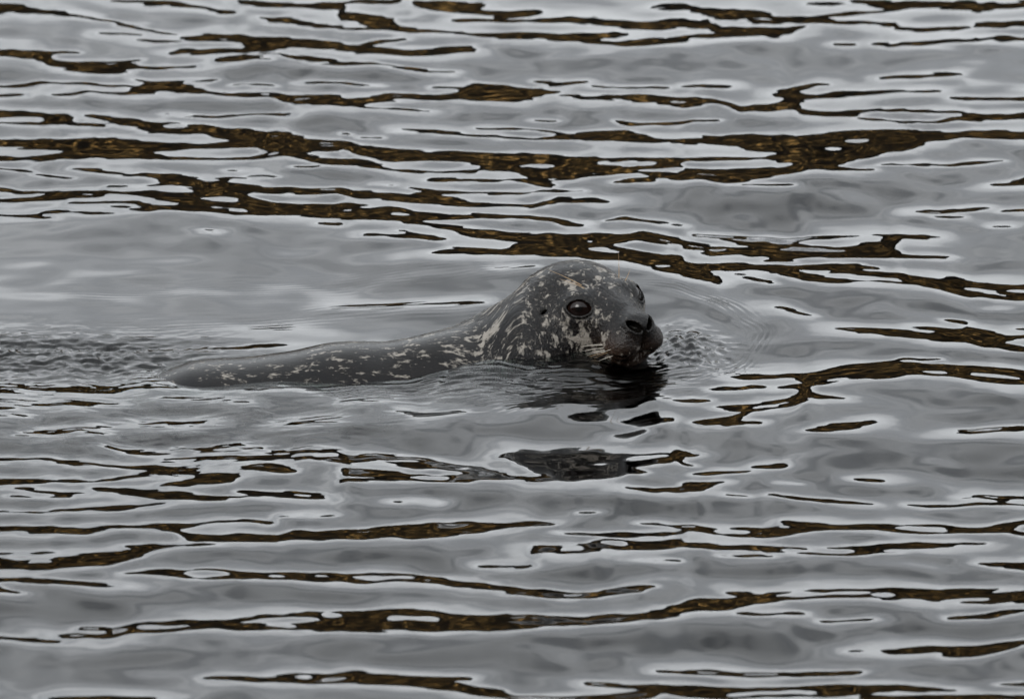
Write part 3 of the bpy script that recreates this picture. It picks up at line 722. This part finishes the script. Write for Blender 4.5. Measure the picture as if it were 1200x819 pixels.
# where on the animal: fur tone regions
pale = np.full(len(sv), 0.5)
pale += 0.05 * np.exp(-((Lc[:, 0] + 0.12) / 0.07) ** 2) * (Lc[:, 2] > -0.02)
pale += 0.13 * np.exp(-((Lc[:, 0] - EAR[0] + 0.014) / 0.010) ** 2 - ((Lc[:, 2] - EAR[2] + 0.003) / 0.018) ** 2) * (au > 0.05)
pale += 0.13 * np.exp(-((Lc[:, 0] + 0.018) / 0.03) ** 2 - ((Lc[:, 2] - 0.112) / 0.02) ** 2)
pale += 0.06 * np.exp(-((Lc[:, 0] - 0.01) / 0.05) ** 2 - ((Lc[:, 2] - 0.028) / 0.022) ** 2)
pale += 0.06 * np.exp(-((Lc[:, 0] - 0.045) / 0.03) ** 2 - ((au - 0.035) / 0.02) ** 2)
pale -= 0.20 * np.exp(-((Lc[:, 0] - 0.045) / 0.03) ** 2 - (au / 0.022) ** 2) * (Lc[:, 2] > 0.05)
pale += 0.07 * np.exp(-((Lc[:, 0] - 0.065) / 0.03) ** 2 - ((Lc[:, 2] - 0.036) / 0.02) ** 2)
pale -= 0.25 * np.exp(-((Lc[:, 0] - 0.095) / 0.016) ** 2 - ((Lc[:, 2] - 0.05) / 0.02) ** 2)
pale -= 0.06 * np.exp(-(au / 0.04) ** 2) * (Lc[:, 2] > 0.10)
pale -= 0.05 * smooth01((-sv[:, 0] - 0.05) / 0.1)
dark = np.zeros(len(sv))
q = np.stack([Lc[:, 0] - 0.0940, au - 0.0130, Lc[:, 2] - 0.059], 1)
ca, sa = math.cos(R(34)), math.sin(R(34))
al = q[:, 1] * ca + q[:, 2] * sa; ac = -q[:, 1] * sa + q[:, 2] * ca
dark = np.maximum(dark, smooth01(1.9 - 1.0 * np.sqrt((al / 0.0125) ** 2 + (ac / 0.0066) ** 2 + (q[:, 0] / 0.018) ** 2)))
for s, n, ctr, a, b in EYES:
    qq = Lc - ctr
    am = (np.abs(qq @ b - 0.0008) / 0.0118) ** 1.5 + np.abs((qq @ a) / 0.0190) ** 2.2
    dark = np.maximum(dark, smooth01((2.3 - am) / 0.7) * (qq @ n > 0) * (np.linalg.norm(qq, axis=1) < 0.034))
e = np.stack([Lc[:, 0], au, Lc[:, 2]], 1) - EAR
dark = np.maximum(dark, smooth01(2.0 - 1.0 * np.sqrt((e[:, 0] / 0.0038) ** 2 + (e[:, 1] / 0.02) ** 2 + (e[:, 2] / 0.0115) ** 2)))
brown = np.exp(-((Lc[:, 0] - 0.068) / 0.03) ** 2 - ((Lc[:, 2] - 0.016) / 0.024) ** 2)
att = me.color_attributes.new('coat', 'FLOAT_COLOR', 'POINT')
att.data.foreach_set('color', np.stack([pale, dark, brown, smooth01((sv[:, 0] + 0.10) / 0.14)], 1).astype(np.float32).ravel())
att2 = me.attributes.new('rest', 'FLOAT_VECTOR', 'POINT')
# coat pattern runs along the animal: stretched coordinates on the body, head coordinates on the head
w_head = smooth01((sv[:, 0] + 0.06) / 0.08)[:, None]
rest = np.where(True, Lc * w_head + np.stack([(sv[:, 0] - 0.1) * 0.70, -sv[:, 1] * 1.5 - 0.02, sv[:, 2] * 1.5 + 0.3 * (sv[:, 0] + 0.06)], 1) * (1 - w_head), 0)
att2.data.foreach_set('vector', rest.astype(np.float32).ravel())

m_fur, nt, out = nodes('wet_seal_fur')
p = N(nt, 'ShaderNodeBsdfPrincipled', Roughness=0.30, IOR=1.34)
p.inputs['Specular IOR Level'].default_value = 0.36
ra = N(nt, 'ShaderNodeAttribute', attribute_name='rest')
ca_ = N(nt, 'ShaderNodeAttribute', attribute_name='coat')
sp = N(nt, 'ShaderNodeSeparateColor')
nt.links.new(ca_.outputs['Color'], sp.inputs[0])
# warped coordinates break the marks up
wn_ = N(nt, 'ShaderNodeTexNoise', Scale=60.0, Detail=3.0)
vm = N(nt, 'ShaderNodeVectorMath', operation='MULTIPLY_ADD')
vm.inputs[1].default_value = (0.014, 0.014, 0.014)
nt.links.new(ra.outputs['Vector'], wn_.inputs['Vector'])
nt.links.new(wn_.outputs['Color'], vm.inputs[0])
nt.links.new(ra.outputs['Vector'], vm.inputs[2])
n_a = N(nt, 'ShaderNodeTexNoise', Scale=70.0, Detail=5.0, Roughness=0.6)
n_b = N(nt, 'ShaderNodeTexNoise', Scale=22.0, Detail=2.0)
mpx = N(nt, 'ShaderNodeMapping'); mpx.inputs['Scale'].default_value = (1.0, 1.0, 0.62)
mpx.inputs['Rotation'].default_value = (0.0, R(-28), 0.0)
nt.links.new(vm.outputs[0], mpx.inputs['Vector'])
nt.links.new(mpx.outputs['Vector'], n_a.inputs['Vector'])
nt.links.new(ra.outputs['Vector'], n_b.inputs['Vector'])
def math_node(op, a, b=None, clamp=False):
    n = N(nt, 'ShaderNodeMath', operation=op)
    n.use_clamp = clamp
    for k, x in enumerate((a, b)):
        if x is None: continue
        if isinstance(x, (int, float)): n.inputs[k].default_value = x
        else: nt.links.new(x, n.inputs[k])
    return n.outputs[0]
s1 = math_node('ADD', n_a.outputs['Fac'], math_node('MULTIPLY', math_node('SUBTRACT', n_b.outputs['Fac'], 0.5), 0.40))
n_d = N(nt, 'ShaderNodeTexNoise', Scale=170.0, Detail=3.0, Roughness=0.6)
nt.links.new(mpx.outputs['Vector'], n_d.inputs['Vector'])
s1 = math_node('ADD', s1, math_node('MULTIPLY', math_node('SUBTRACT', n_d.outputs['Fac'], 0.5), 0.60))
s2 = math_node('ADD', s1, math_node('SUBTRACT', sp.outputs[0], 0.5))
mk = N(nt, 'ShaderNodeValToRGB')
mk.color_ramp.elements[0].position = 0.575; mk.color_ramp.elements[0].color = (0, 0, 0, 1)
mk.color_ramp.elements[1].position = 0.70; mk.color_ramp.elements[1].color = (1, 1, 1, 1)
nt.links.new(s2, mk.inputs['Fac'])
# ground colour: charcoal with faint brown and blue-grey drift
n_c = N(nt, 'ShaderNodeTexNoise', Scale=26.0, Detail=4.0)
gr = N(nt, 'ShaderNodeValToRGB')
gr.color_ramp.elements[0].position = 0.3; gr.color_ramp.elements[0].color = (0.0012, 0.0012, 0.0017, 1)
gr.color_ramp.elements[1].position = 0.75; gr.color_ramp.elements[1].color = (0.0052, 0.0045, 0.0042, 1)
nt.links.new(ra.outputs['Vector'], n_c.inputs['Vector'])
nt.links.new(n_c.outputs['Fac'], gr.inputs['Fac'])
n_z = N(nt, 'ShaderNodeTexNoise', Scale=300.0, Detail=3.0, Roughness=0.7)
nt.links.new(mpx.outputs['Vector'], n_z.inputs['Vector'])
gz_ = N(nt, 'ShaderNodeMapRange'); gz_.inputs[1].default_value = 0.52; gz_.inputs[2].default_value = 0.72
nt.links.new(n_z.outputs['Fac'], gz_.inputs[0])
grz = N(nt, 'ShaderNodeMixRGB'); grz.inputs[2].default_value = (0.050, 0.042, 0.035, 1)
nt.links.new(math_node('MULTIPLY', gz_.outputs[0], math_node('MULTIPLY', math_node('MULTIPLY', n_c.outputs['Fac'], 0.9), math_node('ADD', math_node('MULTIPLY', ca_.outputs['Alpha'], 0.7), 0.3))), grz.inputs[0])
nt.links.new(gr.outputs['Color'], grz.inputs[1])
mb = N(nt, 'ShaderNodeMixRGB'); mb.inputs[2].default_value = (0.058, 0.034, 0.022, 1)
nt.links.new(math_node('MULTIPLY', sp.outputs[2], math_node('MULTIPLY', n_d.outputs['Fac'], 1.3), True), mb.inputs[0])
nt.links.new(grz.outputs[0], mb.inputs[1])
# fine hair lines
n_h = N(nt, 'ShaderNodeTexNoise', Scale=520.0, Detail=2.0)
mph = N(nt, 'ShaderNodeMapping'); mph.inputs['Scale'].default_value = (0.25, 1.0, 0.8)
nt.links.new(ra.outputs['Vector'], mph.inputs['Vector'])
nt.links.new(mph.outputs['Vector'], n_h.inputs['Vector'])
pal = N(nt, 'ShaderNodeMixRGB')
pal.inputs[1].default_value = (0.085, 0.072, 0.058, 1)
pal.inputs[2].default_value = (0.31, 0.29, 0.26, 1)
nt.links.new(n_h.outputs['Fac'], pal.inputs[0])
mm = N(nt, 'ShaderNodeMixRGB')
nt.links.new(math_node('MULTIPLY', mk.outputs['Color'], 0.92), mm.inputs[0])
nt.links.new(mb.outputs[0], mm.inputs[1]); nt.links.new(pal.outputs[0], mm.inputs[2])
md = N(nt, 'ShaderNodeMixRGB'); md.inputs[2].default_value = (0.004, 0.0035, 0.003, 1)
nt.links.new(sp.outputs[1], md.inputs[0]); nt.links.new(mm.outputs[0], md.inputs[1])
nt.links.new(md.outputs[0], p.inputs['Base Color'])
bp = N(nt, 'ShaderNodeBump', Strength=0.7, Distance=0.0014)
n_g = N(nt, 'ShaderNodeTexNoise', Scale=230.0, Detail=3.0, Roughness=0.6)
nt.links.new(mph.outputs['Vector'], n_g.inputs['Vector'])
nt.links.new(math_node('ADD', math_node('MULTIPLY', n_g.outputs['Fac'], 1.6), n_h.outputs['Fac']), bp.inputs['Height'])
nt.links.new(bp.outputs['Normal'], p.inputs['Normal'])
nt.links.new(math_node('ADD', math_node('MULTIPLY', ca_.outputs['Alpha'], 0.08), 0.14), p.inputs['Roughness'])
nt.links.new(math_node('ADD', math_node('MULTIPLY', ca_.outputs['Alpha'], 0.80), 0.16), bp.inputs['Strength'])
nt.links.new(p.outputs[0], out.inputs['Surface'])

seal = bpy.data.objects.new('harbour_seal', None)
COL.objects.link(seal)
seal.empty_display_size = 0.1
seal['label'] = 'dark speckled seal swimming with head and back above the water'
seal['category'] = 'seal'
link('body', me, m_fur, seal)

m_eye, nt, out = nodes('seal_eye')
p = N(nt, 'ShaderNodeBsdfPrincipled', Roughness=0.07, IOR=1.34)
tcn = N(nt, 'ShaderNodeTexCoord')
sx3 = N(nt, 'ShaderNodeSeparateXYZ')
nt.links.new(tcn.outputs['Object'], sx3.inputs[0])
rp = N(nt, 'ShaderNodeValToRGB')
els = rp.color_ramp.elements
els[0].position = 0.575; els[0].color = (0.035, 0.018, 0.014, 1)
els[1].position = 0.985; els[1].color = (0.003, 0.003, 0.003, 1)
e = els.new(0.70); e.color = (0.009, 0.005, 0.0042, 1)
e = els.new(0.95); e.color = (0.006, 0.0035, 0.003, 1)
mr = N(nt, 'ShaderNodeMapRange'); mr.inputs[1].default_value = 0.0; mr.inputs[2].default_value = EYE_R
nt.links.new(sx3.outputs['Z'], mr.inputs[0])
nt.links.new(mr.outputs[0], rp.inputs['Fac'])
nt.links.new(rp.outputs['Color'], p.inputs['Base Color'])
nt.links.new(p.outputs[0], out.inputs['Surface'])

def sphere(name, r, nu=48, nv=32):
    th = np.linspace(0, math.pi, nv + 1); ph = np.linspace(0, 2 * math.pi, nu + 1)[:-1]
    vs = [(0, 0, r)]
    for t in th[1:-1]:
        for f in ph:
            vs.append((r * math.sin(t) * math.cos(f), r * math.sin(t) * math.sin(f), r * math.cos(t)))
    vs.append((0, 0, -r))
    fs = []
    for k in range(nu):
        fs.append((0, 1 + k, 1 + (k + 1) % nu))
        for j in range(nv - 2):
            a = 1 + j * nu
            fs.append((a + k, a + nu + k, a + nu + (k + 1) % nu, a + (k + 1) % nu))
        a = 1 + (nv - 2) * nu
        fs.append((a + k, len(vs) - 1, a + (k + 1) % nu))
    m = bpy.data.meshes.new(name)
    m.from_pydata(vs, [], fs)
    m.polygons.foreach_set('use_smooth', np.ones(len(fs), dtype=bool))
    return m
for s, n, ctr, a, b in EYES:
    o = link('eye', sphere('eye', EYE_R), m_eye, seal)
    wn3 = fwd * n[0] + rgt2 * n[1] + up2 * n[2]
    o.location = Vector(to_world(*ctr))
    o.rotation_euler = Vector(wn3).to_track_quat('Z', 'Y').to_euler()

# whiskers: each a thin curved, tapering hair
def hair_mat(name, c):
    m, nt, out = nodes(name)
    p = N(nt, 'ShaderNodeBsdfPrincipled', Roughness=0.35)
    p.inputs['Base Color'].default_value = c
    nt.links.new(p.outputs[0], out.inputs['Surface'])
    return m
m_wh = hair_mat('pale_whisker', (0.50, 0.47, 0.41, 1))
m_wo = hair_mat('amber_whisker', (0.34, 0.22, 0.11, 1))
def whisker(pts, r0, mat):
    """pts: three or more head-local points"""
    P = np.array([to_world(*q) for q in pts])
    t = np.linspace(0, 1, 14)
    # quadratic through three points
    Q = ((1 - t) ** 2)[:, None] * P[0] + (2 * t * (1 - t))[:, None] * P[1] + (t ** 2)[:, None] * P[2]
    vs, fs = [], []
    for k, q in enumerate(Q):
        tan = Vector(Q[min(k + 1, 13)] - Q[max(k - 1, 0)]).normalized()
        x = tan.orthogonal().normalized(); y = tan.cross(x)
        r = r0 * (1 - 0.85 * t[k])
        for m in range(6):
            an = m * math.pi / 3
            vs.append(Vector(q) + x * r * math.cos(an) + y * r * math.sin(an))
    for k in range(13):
        for m in range(6):
            fs.append((k * 6 + m, k * 6 + (m + 1) % 6, k * 6 + 6 + (m + 1) % 6, k * 6 + 6 + m))
    fs.append(tuple(range(5, -1, -1))); fs.append(tuple(range(78, 84)))
    me_ = bpy.data.meshes.new('whisker')
    me_.from_pydata([tuple(v) for v in vs], [], fs)
    me_.polygons.foreach_set('use_smooth', np.ones(len(fs), dtype=bool))
    return link('whisker', me_, mat, seal)
rw = random.Random(4)
for s in (1, -1):
    for row in range(3):
        for c in range(4):
            u0 = 0.052 + 0.011 * c; w0 = 0.030 - 0.008 * row
            v0 = (0.043 - 0.16 * max(u0 - 0.06, 0)) * s
            L_ = 0.050 - 0.006 * c + rw.uniform(-0.006, 0.006)
            if s == 1 and rw.random() < 0.45: continue
            whisker([(u0, v0 * 0.95, w0), (u0 - L_ * 0.25, v0 + s * L_ * 0.35, w0 - 0.004), (u0 - L_ * 0.70, v0 + s * L_ * 0.55, w0 - 0.016 + rw.uniform(-.003, .003))], 0.00045, m_wh if rw.random() < 0.75 else m_wo)
for du, dv, dw, L_ in ((0.000, 0.0, 0.000, 0.050), (0.004, -.001, -0.004, 0.044), (0.009, -.002, 0.003, 0.052), (0.012, -.003, -0.005, 0.040), (0.016, -.006, -0.001, 0.046), (0.007, -.001, -0.008, 0.034)):
    whisker([(0.052 + du, 0.043 + dv, 0.026 + dw), (0.052 + du - L_ * 0.45, 0.056 + dv, 0.024 + dw), (0.052 + du - L_, 0.062 + dv, 0.013 + dw)], 0.00055, m_wh)
# brow whiskers
whisker([(-0.006, -0.030, 0.104), (-0.004, -0.030, 0.120), (-0.010, -0.034, 0.142)], 0.0006, m_wo)
whisker([(0.002, -0.036, 0.100), (0.004, -0.040, 0.108), (0.002, -0.046, 0.116)], 0.0006, m_wo)
whisker([(-0.012, 0.034, 0.104), (-0.028, 0.052, 0.118), (-0.056, 0.066, 0.126)], 0.0006, m_wo)
whisker([(-0.002, 0.036, 0.102), (-0.012, 0.050, 0.112), (-0.030, 0.062, 0.116)], 0.0006, m_wo)
